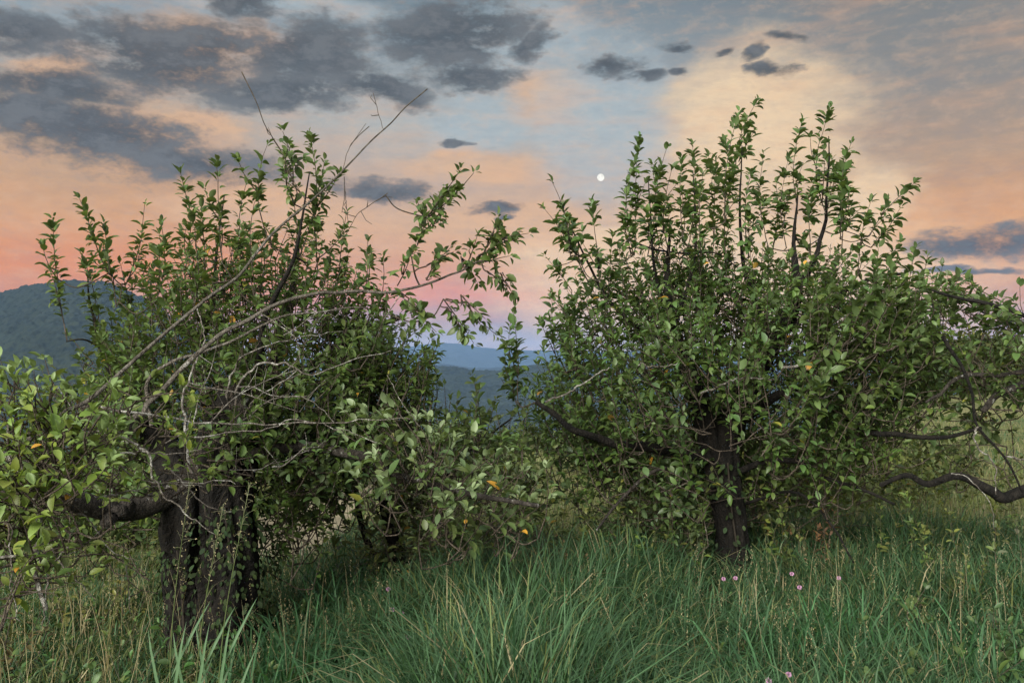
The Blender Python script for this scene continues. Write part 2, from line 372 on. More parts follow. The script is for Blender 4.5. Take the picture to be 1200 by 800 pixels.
# haze
hv = np.array([[x_, y_, z_] for z_ in (-230., 400.) for y_ in (-400., 14200.) for x_ in (-14500., 14500.)])
hf = np.array([[0, 2, 3, 1], [4, 5, 7, 6], [0, 1, 5, 4], [2, 6, 7, 3], [0, 4, 6, 2], [1, 3, 7, 5]])
m, b, out = new_mat('haze_air'); pv = b.n('ShaderNodeVolumePrincipled'); pv.inputs['Color'].default_value = (.34, .58, 1.0, 1)
pv.inputs['Density'].default_value = 0.000038; pv.inputs['Anisotropy'].default_value = .0
b.nt.links.new(pv.outputs[0], out.inputs['Volume'])
hz = mesh_obj('haze', hv, [hf], m, smooth=False); setp(hz, kind='stuff', label='pale blue evening air fading the far ridges', cat='haze')

# moon
mp_ = at(704, 208, 24000.); rm = 24000*4.2/F
import bmesh
bm = bmesh.new(); bmesh.ops.create_uvsphere(bm, u_segments=32, v_segments=16, radius=rm); me = bpy.data.meshes.new('moon'); bm.to_mesh(me); bm.free()
m, b, out = new_mat('moonlight'); em = b.n('ShaderNodeEmission'); tcn = b.n('ShaderNodeTexCoord')
b.put(em.inputs[0], b.mix(b.ss(b.noise(tcn.outputs['Object'], .012, 3, .5), .4, .62), (1., .97, .88), (.80, .78, .70))); em.inputs[1].default_value = .62
b.nt.links.new(em.outputs[0], out.inputs[0]); me.materials.append(m)
mo = bpy.data.objects.new('moon', me); mo.location = mp_; COL.objects.link(mo)
setp(mo, 'small pale full moon shining through thin cloud above the gap between the trees', 'moon')

# ------------------------------------------------------------ tree growing
def leafcol(n, base=(.055, .085, .028), var=.35, yellow=0.0, rng=RNG):
    c = np.array(base)[None]*(1+var*(rng.random((n, 1))-.5)*2)
    c[:, 0] *= 1+.35*(rng.random(n)-.4); c[:, 2] *= 1+.5*(rng.random(n)-.5)
    y = rng.random(n) < yellow; c[y] = np.array([.42, .22, .03])*(0.6+.6*rng.random((y.sum(), 1)))
    y = rng.random(n) < yellow*1.5; c[y] = np.array([.20, .20, .035])*(0.7+.5*rng.random((y.sum(), 1)))
    return c
def shoot(tw, lf, base, tip, size=.07, per=1.5, gap=.028, r0=.004, bend=.10, col=(.055, .085, .028), yellow=0., bare=.15, tipcol=None, droop=.3, rng=RNG):
    base = np.asarray(base, float); tip = np.asarray(tip, float); L = np.linalg.norm(tip-base)
    n = max(4, int(L/.07)); t = np.linspace(0, 1, n)[:, None]
    side = norm(rng.normal(size=3)); side[2] = abs(side[2])*.3
    P = base+(tip-base)*t+side*L*bend*np.sin(t*math.pi)*(1 if rng.random() < .5 else -1)+np.cumsum(rng.normal(size=(n, 3))*.0035, 0)
    tube(tw, P, np.linspace(r0, .0014, n), 4, cap=False)
    m_ = max(4, int(L*(1-bare)/gap)); k = max(m_, int(m_*per)); cl_ = np.sort(rng.random(max(4, k//4))); tt = bare+(1-bare)*np.sort(np.clip(np.where(rng.random(k) < .5, cl_[rng.integers(0, len(cl_), k)]+rng.normal(size=k)*.012, rng.random(k)**.9), 0, 1))
    tt[-4:] = [.96, .975, .99, 1.]
    Q = np.stack([np.interp(tt, t[:, 0], P[:, i]) for i in range(3)], -1)
    T = norm(np.stack([np.interp(tt, t[:, 0], np.gradient(P[:, i])) for i in range(3)], -1))
    ph = np.arange(k)*2.4+rng.random()*6+rng.normal(size=k)*.4
    a = norm(np.cross(T, np.array([.3, .7, .2]))); bb = np.cross(T, a)
    rad = a*np.cos(ph)[:, None]+bb*np.sin(ph)[:, None]
    ang = np.radians(38+38*(1-tt)+rng.normal(size=k)*14); ang[-4:] *= .7
    D = T*np.cos(ang)[:, None]+rad*np.sin(ang)[:, None]; D[:, 2] -= droop*(1-tt)*rng.random(k)
    D = norm(D+rng.normal(size=(k, 3))*.12)
    N = np.tile([0, 0, 1.], (k, 1))*.8+T*.45-rad*.2+rng.normal(size=(k, 3))*.33
    Ls = size*(.5+.75*rng.random(k))*np.where(tt > .93, .72, 1.)
    C = leafcol(k, col, .35, yellow, rng)
    if tipcol is not None:
        w = np.clip((tt-.8)/.2, 0, 1)[:, None]; C = C*(1-w)+np.array(tipcol)*w
    leaves(lf, Q+D*.012, D, N, Ls, Ls*(.46+.14*rng.random(k)), C, .2+.5*rng.random(k), .1+.4*rng.random(k))
    return P
def in_poly(px, py, poly):
    ins = np.zeros(len(px), bool); n = len(poly)
    for i in range(n):
        x1, y1 = poly[i]; x2, y2 = poly[(i+1) % n]
        if y1 == y2: continue
        c = ((y1 > py) != (y2 > py)) & (px < (x2-x1)*(py-y1)/(y2-y1)+x1); ins ^= c
    return ins
class Tree:
    def __init__(s, name, loc, label, cat='tree', group=None):
        s.root = empty(name, loc, label, cat, group); s.tw = Mesh(); s.lf = Mesh(); s.nodes = []; s.nr = []
    def limb(s, pts, r0, r1, part='branch', mat=None, sides=8, rough=.12, label=None, nodes=True, n=8, into=None):
        P = at(*np.array(pts, float).T); P = catmull(P, n)
        k = np.linspace(0, 1, len(P)); wig = r0*.5+((.014 if r0 > .0042 else .007) if mat in (M_dead, M_grayarm) else .004)
        P = P+np.column_stack([vnoise(k*(22 if mat in (M_dead, M_grayarm) else 9)+i*31+pts[0][0], k*0+i*7+pts[0][1])-.5 for i in range(3)])*wig
        rad = r0+(r1-r0)*k**.8
        if into is None:
            ms = Mesh(); tube(ms, P, rad, sides, rough, seed=pts[0][0] % 17)
            ob = ms.build(part, mat or M_bark, s.root)
            if label: ob['label'] = label
        else: ob = None; tube(into, P, rad, sides, rough, seed=pts[0][0] % 17)
        if nodes:
            s.nodes += list(P[1:]); s.nr += list(rad[1:])
        return ob
    def sh(s, tx, ty, bx, by, d, **k):
        base, tip = at(bx, by, d), at(tx, ty, d+RNG.normal()*.1)
        P = shoot(s.tw, s.lf, base, tip, **k); s.att(base)
        for q in range(2):
            f = .1+.45*RNG.random(); i = int(f*(len(P)-1)); L_ = np.linalg.norm(tip-base)*(.18+.25*RNG.random()); dv = norm((tip-base)/np.linalg.norm(tip-base)+RNG.normal(size=3)*.28)
            k2 = dict(k); k2['bare'] = .05; shoot(s.tw, s.lf, P[i], P[i]+dv*L_, **k2); s.nodes += list(P[::2]); s.nr += [.004]*len(P[::2])
    def att(s, base):
        if not s.nodes: return
        Nn = np.array(s.nodes); dd = np.linalg.norm(Nn-base, axis=1)+np.maximum(0, Nn[:, 2]-base[2])*.6
        i = int(np.argmin(dd)); L = np.linalg.norm(Nn[i]-base)
        if L < .03: return
        a = Nn[i]; r = min(s.nr[i]*.8, .0045+.006*L); r = max(r, .003)
        mid = (a+base)/2+np.array([0, 0, -.12*L])+RNG.normal(size=3)*.08*L
        P = catmull([a, mid, base], 5); tube(s.tw, P, np.linspace(r, .0038, len(P)), 5, cap=False)
        s.nodes += list(P[2::2]); s.nr += [max(.004, r*.8)]*len(P[2::2])
    def fill(s, poly, d0, th, n, length=(.25, .55), out=.45, up=1.0, centre=None, avoid=(), behind=(), dshape=1.0, **k):
        poly_ = np.array(poly, float); lo = poly_.min(0); hi = poly_.max(0); c = poly_.mean(0) if centre is None else np.array(centre, float)
        pts = []
        while len(pts) < n:
            q = lo+(hi-lo)*RNG.random((n*3, 2)); q = q[in_poly(q[:, 0], q[:, 1], poly)]
            for (ax0, ay0, ax1, ay1) in avoid: q = q[~((q[:, 0] > ax0) & (q[:, 0] < ax1) & (q[:, 1] > ay0) & (q[:, 1] < ay1))]
            pts += list(q)
        q = np.array(pts[:n]); rr = np.linalg.norm((q-c)/((hi-lo)/2), axis=1)
        d = d0+th*np.sqrt(np.clip(1-.8*rr**2, .06, 1))*(RNG.random(n)*2-1)*dshape
        for (ax0, ay0, ax1, ay1, dl) in behind:
            mk_ = (q[:, 0] > ax0) & (q[:, 0] < ax1) & (q[:, 1] > ay0) & (q[:, 1] < ay1) & (d < dl); d = np.where(mk_, dl+.25+.8*RNG.random(n), d)
        tips = at(q[:, 0], q[:, 1], d); cw = at(c[0], c[1], d0)
        o = tips-cw; o[:, 2] *= .3; o = norm(o)
        dirs = norm(np.array([0, 0, up])+o*out*(.4+1.2*RNG.random((n, 1)))+RNG.normal(size=(n, 3))*.22)
        Ls = length[0]+(length[1]-length[0])*RNG.random(n); bases = tips-dirs*Ls[:, None]
        bases[:, 2] = np.maximum(bases[:, 2], .12)
        Nn = np.array(s.nodes) if s.nodes else np.array([cw])
        key = np.array([np.min(np.linalg.norm(Nn-bb, axis=1)) for bb in bases])
        for i in np.argsort(key):
            P = shoot(s.tw, s.lf, bases[i], tips[i], **k)
            s.att(bases[i]); s.nodes += list(P[::3]); s.nr += [.004]*len(P[::3])
    def done(s):
        if s.tw.V: s.tw.build('twigs', M_twig, s.root)
        if s.lf.V: s.lf.build('crown', M_leaf, s.root)

def trunk_mesh(tree, stems, label=None, flare=None):
    ms = Mesh()
    for pts, radii in stems:
        P = at(*np.array(pts, float).T); P = catmull(P, 10)
        rad = np.interp(np.linspace(0, 1, len(P)), np.linspace(0, 1, len(radii)), radii)
        tube(ms, P, rad, 40, .42, seed=pts[0][0] % 13)
        tree.nodes += list(P[len(P)//2:]); tree.nr += list(rad[len(P)//2:])
    o_ = ms.build('trunk', M_bark, tree.root)
    if label: o_['label'] = label

# ===== left apple tree
DL = 4.8
bl = at(245, 772, DL)
T1 = Tree('apple_tree', (bl[0], bl[1], gz(bl[0], bl[1])), 'old apple tree on the left with stout ivy trunk, lichened stub and bare gray twigs')
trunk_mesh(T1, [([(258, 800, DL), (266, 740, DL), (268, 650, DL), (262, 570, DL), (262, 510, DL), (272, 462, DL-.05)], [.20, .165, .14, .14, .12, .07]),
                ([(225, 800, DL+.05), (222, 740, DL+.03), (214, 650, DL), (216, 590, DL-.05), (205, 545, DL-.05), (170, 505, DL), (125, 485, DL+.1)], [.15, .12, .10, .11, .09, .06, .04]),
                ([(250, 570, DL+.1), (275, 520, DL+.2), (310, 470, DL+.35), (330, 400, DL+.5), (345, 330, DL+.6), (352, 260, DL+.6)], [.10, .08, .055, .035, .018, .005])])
T1.limb([(250, 520, DL), (225, 560, DL-.1), (185, 584, 4.6), (130, 598, 4.4), (85, 588, 4.2), (25, 582, 3.95), (-50, 590, 3.7), (-140, 600, 3.4)], .066, .04, mat=M_barkl, sides=16, rough=.3, label='thick lichened low limb reaching left')
T1.limb([(150, 590, 4.45), (132, 606, 4.35), (126, 616, 4.3)], .045, .028, 'knot', M_barkl, 14, .3)
T1.limb([(292, 500, DL-.12), (284, 480, DL-.14), (275, 458, DL-.15), (268, 446, DL-.15)], .085, .022, 'stub', M_barkl, 18, .35, label='broken stub of pale lichened wood')
T1.limb([(285, 535, DL-.05), (350, 522, 4.7), (423, 535, 4.55), (453, 552, 4.5), (490, 564, 4.45), (527, 573, 4.4), (575, 585, 4.3), (628, 590, 4.2)], .036, .010, mat=M_barkl, label='low gray limb reaching right between the two trees')
T1.limb([(-90, 520, 3.0), (0, 530, 3.1), (20, 542, 3.1), (33, 572, 3.1), (48, 620, 3.1), (42, 660, 3.1), (52, 710, 3.1)], .018, .008, mat=M_dead)
T1.limb([(290, 560, DL), (330, 470, 5.1), (400, 400, 5.3), (470, 370, 5.3)], .04, .014)
T1.limb([(205, 540, 4.8), (150, 470, 5.1), (115, 400, 5.2), (100, 320, 5.2)], .03, .003)
T1.limb([(255, 520, 4.9), (235, 430, 5.2), (250, 340, 5.3), (262, 230, 5.3)], .035, .003)
T1.limb([(300, 470, 4.9), (310, 380, 4.7), (345, 300, 4.6), (362, 200, 4.6)], .025, .003)
# long bare arms
DM = dict(part='dead_branch', mat=M_dead, sides=6, rough=.08)
T1.limb([(15, 535, 3.2), (33, 513, 3.25), (70, 487, 3.3), (110, 465, 3.4), (200, 387, 3.7), (277, 323, 3.9), (320, 273, 4.0), (360, 237, 4.1), (400, 203, 4.2), (452, 150, 4.3), (502, 106, 4.35)], .012, .0028, part='branch', mat=M_grayarm, sides=7, rough=.08, label='long arching arm ending in a bare tip against the sky')
T1.limb([(160, 490, 3.9), (180, 467, 3.95), (233, 413, 4.05), (300, 367, 4.2), (360, 345, 4.3), (400, 342, 4.35), (470, 340, 4.4), (510, 330, 4.4), (550, 312, 4.4), (583, 298, 4.4)], .014, .004, part='branch', mat=M_grayarm, sides=7, rough=.08)
T1.limb([(225, 560, 4.0), (215, 470, 4.1), (228, 430, 4.2), (240, 395, 4.3), (232, 360, 4.3)], .007, .003, **DM)
T1.limb([(176, 500, 4.3), (178, 440, 4.3), (260, 405, 4.4), (330, 372, 4.5), (430, 360, 4.5)], .011, .004, part='branch', mat=M_grayarm, sides=6)
for pts, r in [([(267, 470, 4.5), (269, 450, 4.45), (277, 427, 4.4), (300, 409, 4.4), (345, 397, 4.4), (400, 387, 4.5)], .011),
               ([(275, 472, 4.5), (280, 450, 4.4), (296, 432, 4.35), (320, 425, 4.3), (345, 430, 4.3), (366, 438, 4.3), (417, 420, 4.35), (460, 412, 4.4)], .012),
               ([(285, 490, 4.5), (300, 467, 4.4), (330, 450, 4.35), (356, 436, 4.3), (380, 425, 4.3)], .006),
               ([(285, 492, 4.5), (320, 468, 4.4), (355, 465, 4.3), (378, 480, 4.3), (392, 495, 4.3)], .005),
               ([(95, 474, 3.6), (167, 483, 3.7), (233, 495, 3.8), (283, 497, 3.8), (340, 497, 3.8), (400, 494, 3.8), (455, 489, 3.8), (482, 490, 3.8)], .009),
               ([(228, 512, 3.8), (270, 506, 3.8), (310, 503, 3.8), (345, 493, 3.8), (400, 503, 3.8), (440, 520, 3.8)], .006),
               ([(20, 537, 3.1), (67, 550, 3.1), (100, 560, 3.1), (123, 563, 3.1), (140, 553, 3.1)], .008),
               ([(100, 545, 3.2), (118, 537, 3.2), (157, 530, 3.2), (197, 531, 3.2), (235, 527, 3.2)], .010),
               ([(140, 507, 3.0), (150, 518, 3.0), (173, 530, 3.0), (183, 567, 3.0), (207, 593, 3.0), (232, 612, 3.0), (251, 627, 3.0)], .0075),
               ([(117, 585, 3.3), (167, 572, 3.3), (207, 565, 3.3), (277, 565, 3.3)], .006),
               ([(60, 600, 3.2), (100, 605, 3.2), (130, 645, 3.2), (160, 655, 3.2)], .005),
               ([(145, 652, 3.4), (150, 680, 3.4), (153, 720, 3.4)], .004), ([(58, 625, 3.1), (54, 690, 3.1), (50, 735, 3.1)], .008),
               ([(10, 500, 3.0), (14, 580, 3.0), (12, 660, 3.0), (20, 730, 3.0)], .006), ([(60, 640, 3.1), (75, 665, 3.1), (110, 700, 3.1)], .005),
               ([(-30, 655, 3.0), (20, 650, 3.0), (60, 660, 3.0), (80, 640, 3.0)], .01), ([(-30, 600, 3.3), (10, 612, 3.3), (60, 650, 3.2), (100, 640, 3.2)], .008),
               ([(283, 84, 4.3), (300, 118, 4.3), (312, 150, 4.3), (330, 178, 4.3), (345, 212, 4.2), (366, 248, 4.1)], .0045),
               ([(437, 109, 4.3), (444, 135, 4.3), (450, 153, 4.3)], .0025), ([(432, 149, 4.3), (410, 172, 4.3), (401, 204, 4.2)], .003),
               ([(455, 226, 4.3), (430, 243, 4.3), (417, 254, 4.3), (400, 285, 4.3)], .003), ([(403, 207, 4.3), (405, 230, 4.3), (408, 262, 4.3)], .003),
               ([(350, 230, 4.1), (340, 205, 4.1), (333, 200, 4.1)], .003), ([(470, 345, 4.4), (450, 375, 4.4), (440, 400, 4.5)], .004), ([(302, 365, 4.2), (345, 395, 4.2), (352, 425, 4.2)], .004),
               ([(492, 500, 4.2), (470, 470, 4.2), (455, 440, 4.3)], .004), ([(200, 550, 3.4), (240, 590, 3.3), (270, 600, 3.3)], .005), ([(120, 520, 3.3), (160, 560, 3.3), (240, 570, 3.3)], .005)]:
    T1.limb(pts, r*.72, .0014, n=8, **(dict(DM, mat=M_twig) if pts[-1][1] < 300 else DM))
    # side spurs on the bare twigs
    ms = T1.tw; P = catmull(at(*np.array(pts, float).T), 4)
    for q in P[2:-1:2]:
        if random.random() < .75:
            dv = norm(RNG.normal(size=3)+np.array([0, -.2, .7])); L_ = random.uniform(.03, .16)
            tube(ms, np.array([q, q+dv*L_*.5+RNG.normal(size=3)*.008, q+dv*L_]), [.0024, .0018, .0012], 4, cap=False)
for i in range(8):
    dt = Mesh()
    px0 = RNG.uniform(150, 400); py0 = RNG.uniform(380, 560); d0 = RNG.uniform(3.5, 4.5); a_ = RNG.uniform(-.5, 1.1); Ln = RNG.uniform(50, 150); cv = RNG.uniform(-.5, .5)
    sx = 1 if RNG.random() < .75 else -1
    pts = [(px0+sx*Ln*t*math.cos(a_+cv*t)+RNG.normal()*3, py0-Ln*t*math.sin(a_+cv*t)+RNG.normal()*3, d0+.1*t) for t in (0, .25, .5, .75, 1)]
    P = catmull(at(*np.array(pts).T), 5); r0_ = RNG.uniform(.0022, .0045); tube(dt, P, np.linspace(r0_, .0011, len(P)), 5)
    for q in P[4::4]:
        dv = norm(RNG.normal(size=3)+np.array([.3*sx, 0, .6])); L_ = RNG.uniform(.03, .14); tube(dt, np.array([q, q+dv*L_*.5+RNG.normal(size=3)*.006, q+dv*L_]), [.0018, .0014, .001], 4)
    dt.build('dead_branch', M_dead, T1.root)
GD = (.066, .105, .026)     # upper leaves
GL = (.135, .19, .036)       # young yellow-green leaves on the near boughs
GB = (.066, .104, .036)      # blue-green leaves
for a in [(62,256,78,400), (93,233,128,320), (167,242,150,330), (213,201,216,320), (258,189,262,310), (362,160,352,300), (312,170,318,290), (327,152,342,215),
          (120,262,136,360), (190,262,186,350), (236,232,240,330), (285,215,290,330), (333,205,338,320), (380,190,372,320), (405,250,400,350), (137,310,150,400), (300,240,300,350),
          (430,285,420,370), (450,300,436,380), (98,300,112,400), (225,255,228,360), (185,290,200,380), (340,170,346,240)]:
    T1.sh(a[0], a[1], a[2], a[3], DL+random.uniform(-.4, .5), size=.062, per=2.4, col=GD, gap=.022)
for a in [(556,203,500,255), (500,255,482,300), (540,195,512,235), (482,297,466,335), (524,224,492,262), (585,255,566,300), (620,276,575,282), (604,270,560,300), (560,275,545,315), (470,345,500,372), (600,345,570,318), (603,350,588,322), (560,330,540,300), (520,300,500,330),
          (555,400,520,350), (583,395,545,355), (570,372,540,345), (530,290,500,312), (520,240,505,268), (545,390,525,360), (500,365,470,342), (510,390,480,360), (600,300,570,306), (590,260,570,290), (490,235,500,262)]:
    T1.sh(a[0], a[1], a[2], a[3], 4.4, size=.060, per=1.7, col=GD, gap=.022, bend=.05, bare=.1)
for a in [(520,450,512,540),(540,468,535,550),(562,455,556,545),(506,425,500,510),(582,480,578,560),(530,490,520,560),(552,440,560,520),(620,470,612,560),(495,440,485,520)]:
    T1.sh(a[0], a[1], a[2], a[3], 5.1, size=.062, per=1.6, col=GD, gap=.024)
P1 = [(100,390), (135,335), (205,288), (260,268), (330,262), (385,285), (420,330), (470,360), (520,400), (505,450), (470,475), (430,560), (400,600), (330,600), (300,520), (200,470), (120,440)]
T1.fill(P1, 5.25, .95, 700, (.22, .5), .5, centre=(290, 450), size=.053, col=GD, per=2.1, yellow=.004)
T1.fill([(300,470), (430,470), (470,520), (440,580), (340,590), (295,580)], 4.9, .5, 75, (.2, .45), .8, up=.25, size=.062, col=GB, per=1.7, yellow=.003)
T1.fill([(60,400), (140,380), (200,470), (190,600), (120,640), (0,640), (0,500)], 5.0, .8, 150, (.2, .45), .8, up=.4, centre=(200,500), size=.06, col=GD, per=1.7, yellow=.004)
# near boughs, left edge
T1.fill([(-60,420), (40,415), (120,450), (240,455), (250,500), (150,530), (60,600), (-60,600)], 3.0, .35, 140, (.14, .28), .7, up=.55, avoid=[(150,430,260,520)], centre=(60,540), size=.056, col=GL, per=1.3, yellow=.007, tipcol=(.14,.20,.07))
T1.fill([(-60,560), (120,540), (170,600), (120,700), (40,700), (-60,690)], 3.1, .4, 70, (.14, .28), .7, up=.3, avoid=[(60,560,170,640)], centre=(20,600), size=.054, col=(.10,.145,.035), per=1.2, yellow=.008)
T1.fill([(40,440), (230,430), (300,470), (290,500), (220,580), (120,590), (60,540)], 3.5, .3, 46, (.10, .22), .7, up=.4, avoid=[(240,400,320,500), (75,570,220,640)], centre=(160,520), size=.055, col=GL, per=1.2, yellow=.02)
T1.fill([(380,480), (480,470), (560,500), (640,540), (650,600), (560,620), (420,580)], 4.4, .35, 100, (.14, .34), .6, up=.7, centre=(500,580), size=.072, col=(.085,.125,.042), per=1.3, yellow=.006, tipcol=(.17,.22,.11))
T1.fill([(200,400), (320,380), (430,430), (470,500), (400,560), (300,560), (285,500), (200,440)], 4.75, .3, 70, (.16, .36), .6, up=.4, centre=(330,480), avoid=[(240,430,300,560)], size=.056, col=GD, per=1.6)
T1.fill([(390,300), (440,330), (510,400), (515,450), (480,480), (420,500), (380,430)], 5.0, .5, 120, (.18, .4), .5, centre=(380,460), size=.056, col=GD, per=1.8)
T1.fill([(190,450), (300,450), (320,560), (250,580), (180,550)], 4.35, .2, 26, (.12, .26), .6, up=.3, centre=(260,500), size=.055, col=GD, per=1.4)
T1.done()
# ivy
def ivy(tree, pts, n, rad, d, spread=.03, size=.05):
    P = catmull(at(*np.array(pts, float).T), 10); i = RNG.integers(0, len(P), n); th = RNG.random(n)*2*math.pi
    dirv = np.stack([np.cos(th), np.sin(th), 0*th], -1); k = rad+spread*RNG.random(n)
    Q = P[i]+dirv*k[:, None]+RNG.normal(size=(n, 3))*.02
    D = dirv*.5+np.array([0, 0, -.9])+RNG.normal(size=(n, 3))*.35; L = size*(.6+.7*RNG.random(n)); ms = Mesh()
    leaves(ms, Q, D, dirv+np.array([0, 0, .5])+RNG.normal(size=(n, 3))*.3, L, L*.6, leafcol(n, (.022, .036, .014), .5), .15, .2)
    tube(ms, P+np.array([0, -rad, 0]), .008, 5); 
    ms.C.append(np.tile([.03, .025, .02], (ms.n-sum(len(c) for c in ms.C), 1)))
    ms.build('ivy', M_ivy, tree.root)
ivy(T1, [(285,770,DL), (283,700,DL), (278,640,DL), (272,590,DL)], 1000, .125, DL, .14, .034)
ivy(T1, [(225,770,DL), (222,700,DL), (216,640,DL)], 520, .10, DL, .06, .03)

# ===== right apple tree
DR = 6.2
br = at(862, 705, DR)
T2 = Tree('apple_tree', (br[0], br[1], gz(br[0], br[1])), 'tall dense apple tree on the right, dark trunk forking in a V')
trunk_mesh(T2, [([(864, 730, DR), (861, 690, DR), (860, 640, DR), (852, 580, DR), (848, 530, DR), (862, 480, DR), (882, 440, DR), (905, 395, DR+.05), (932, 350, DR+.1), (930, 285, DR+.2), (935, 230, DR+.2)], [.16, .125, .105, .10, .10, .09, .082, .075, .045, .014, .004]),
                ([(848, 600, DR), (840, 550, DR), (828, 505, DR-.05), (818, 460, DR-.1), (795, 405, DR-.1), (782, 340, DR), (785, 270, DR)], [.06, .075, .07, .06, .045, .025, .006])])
T2.limb([(845, 540, DR), (790, 528, 6.0), (735, 522, 5.8), (700, 513, 5.7), (665, 498, 5.6), (630, 470, 5.6)], .045, .015, label='dark low limb reaching left')
T2.limb([(862, 500, DR), (930, 455, 6.0), (985, 482, 5.8), (1015, 503, 5.7), (1050, 510, 5.6), (1110, 512, 5.5), (1150, 500, 5.4)], .032, .010, label='crooked dark limb sagging to the right')
T2.limb([(850, 560, DR), (900, 540, 6.0), (947, 545, 5.9), (965, 558, 5.8), (1000, 570, 5.7), (1050, 590, 5.6)], .025, .008)
T2.limb([(840, 580, DR), (800, 560, 6.0), (777, 548, 5.8), (750, 563, 5.7), (720, 593, 5.6), (700, 620, 5.5)], .02, .007, mat=M_barkl)
T2.limb([(870, 590, DR), (933, 577, 5.8), (973, 613, 5.7), (1000, 660, 5.6)], .012, .006)
T2.limb([(905, 400, DR), (960, 360, 6.3), (1010, 330, 6.3), (1060, 320, 6.2)], .03, .01)
T2.limb([(785, 400, DR), (730, 370, 6.2), (690, 310, 6.2), (655, 235, 6.2)], .022, .003)
T2.limb([(800, 420, DR), (770, 330, 6.3), (760, 210, 6.3)], .025, .003); T2.limb([(900, 400, DR), (870, 300, 6.3), (868, 170, 6.3)], .028, .003)
T2.limb([(930, 350, DR), (965, 270, 6.3), (972, 160, 6.3)], .028, .003); T2.limb([(790, 380, DR), (815, 300, 6.0), (812, 200, 6.0)], .02, .003)
T2.limb([(742, 430, 5.6), (752, 426, 5.4), (770, 430, 5.4), (800, 425, 5.4)], .007, .003, **DM)
T2.limb([(820, 462, 5.6), (850, 450, 5.4), (870, 443, 5.4), (905, 444, 5.4)], .007, .004, **DM)
T2.limb([(950, 458, 5.4), (955, 466, 5.4), (970, 465, 5.4), (982, 458, 5.4)], .008, .004, **DM)
T2.limb([(640, 470, 5.2), (665, 460, 5.2), (690, 445, 5.2), (715, 430, 5.2)], .007, .003, **DM)
T2.limb([(915, 432, 5.6), (960, 420, 5.6), (995, 400, 5.5), (1030, 380, 5.5)], .010, .004, part='branch', mat=M_dead)
T2.limb([(735, 280, 6.2), (760, 290, 6.2), (800, 297, 6.1), (840, 297, 6.1), (870, 318, 6.1)], .009, .004)
G2 = (.062, .106, .027)
for a in [(648,214,668,290), (636,245,668,300), (695,236,704,330), (750,160,745,290), (780,172,772,290), (812,168,806,290), (800,190,800,280), (888,118,862,195), (884,154,866,190), (866,135,850,260), (893,180,900,290), (840,190,836,290), (862,190,850,300),
          (940,142,935,250), (973,127,968,250), (1003,167,990,270), (960,160,960,280), (925,185,922,290), (1074,216,1020,275), (1055,240,1020,290), (985,200,985,300), (1020,235,1006,320), (1052,284,1046,350), (1072,290,1062,360), (1090,300,1075,370), (1030,290,1028,370),
          (720,275,712,370), (672,262,690,330), (735,215,742,300), (765,190,760,300), (672,348,668,430), (645,345,656,440), (600,366,606,470), (640,300,670,340), (655,238,680,300), (910,215,905,300), (1125,320,1105,380), (1105,310,1090,380),
          (825,205,822,300), (950,215,950,300), (880,200,878,300), (605,405,612,500), (598,380,604,460), (850,165,846,260), (745,185,740,300), (790,200,786,300), (990,185,984,280)]:
    T2.sh(a[0], a[1], a[2], a[3], DR+random.uniform(-.45, .45), size=.074, per=2.4, col=G2, gap=.026)
P2 = [(648,340), (690,320), (735,285), (790,262), (850,272), (900,292), (960,285), (1000,295), (1010,320), (1060,330), (1110,350), (1110,430), (1050,490), (1000,530), (900,545), (760,560), (650,520), (610,470), (630,400)]
T2.fill(P2, DR+.2, 1.2, 1150, (.28, .6), .5, centre=(860, 440), behind=[(800,450,900,560,6.2),(830,540,895,680,6.2)], size=.064, col=G2, per=1.7, yellow=.003)
T2.fill([(650,480), (760,500), (830,520), (840,640), (760,660), (690,620), (640,560)], DR-.1, .7, 80, (.22, .5), .9, up=.35, centre=(800,530), behind=[(800,450,900,560,6.2),(830,540,895,680,6.2)], size=.068, col=GB, per=1.5, yellow=.003)
T2.fill([(870,520), (1000,520), (1060,570), (1040,620), (960,630), (890,620)], DR+.2, .8, 22, (.22, .5), .9, up=.35, centre=(860,530), size=.07, col=(.07,.10,.03), per=1.3, yellow=.01)
T2.fill([(960,310), (1040,300), (1140,350), (1120,440), (1000,470), (930,430)], 5.5, .5, 120, (.25, .5), .7, up=.6, centre=(960,450), size=.074, col=(.068,.108,.03), per=1.4)
T2.fill([(690,400), (900,380), (960,440), (920,560), (780,580), (700,520)], 5.4, .3, 40, (.2, .4), .6, up=.55, centre=(830,480), avoid=[(800,420,905,600)], size=.066, col=GB, per=1.2, yellow=.003, tipcol=(.09,.13,.05))
T2.fill([(950,450), (1140,450), (1140,525), (980,535)], 5.65, .3, 34, (.18, .36), .7, up=.35, centre=(1000,500), size=.064, col=G2, per=1.3)
T2.done()
ivy(T2, [(862,720,DR), (861,660,DR), (852,590,DR), (848,540,DR)], 200, .12, DR, .06, .042)

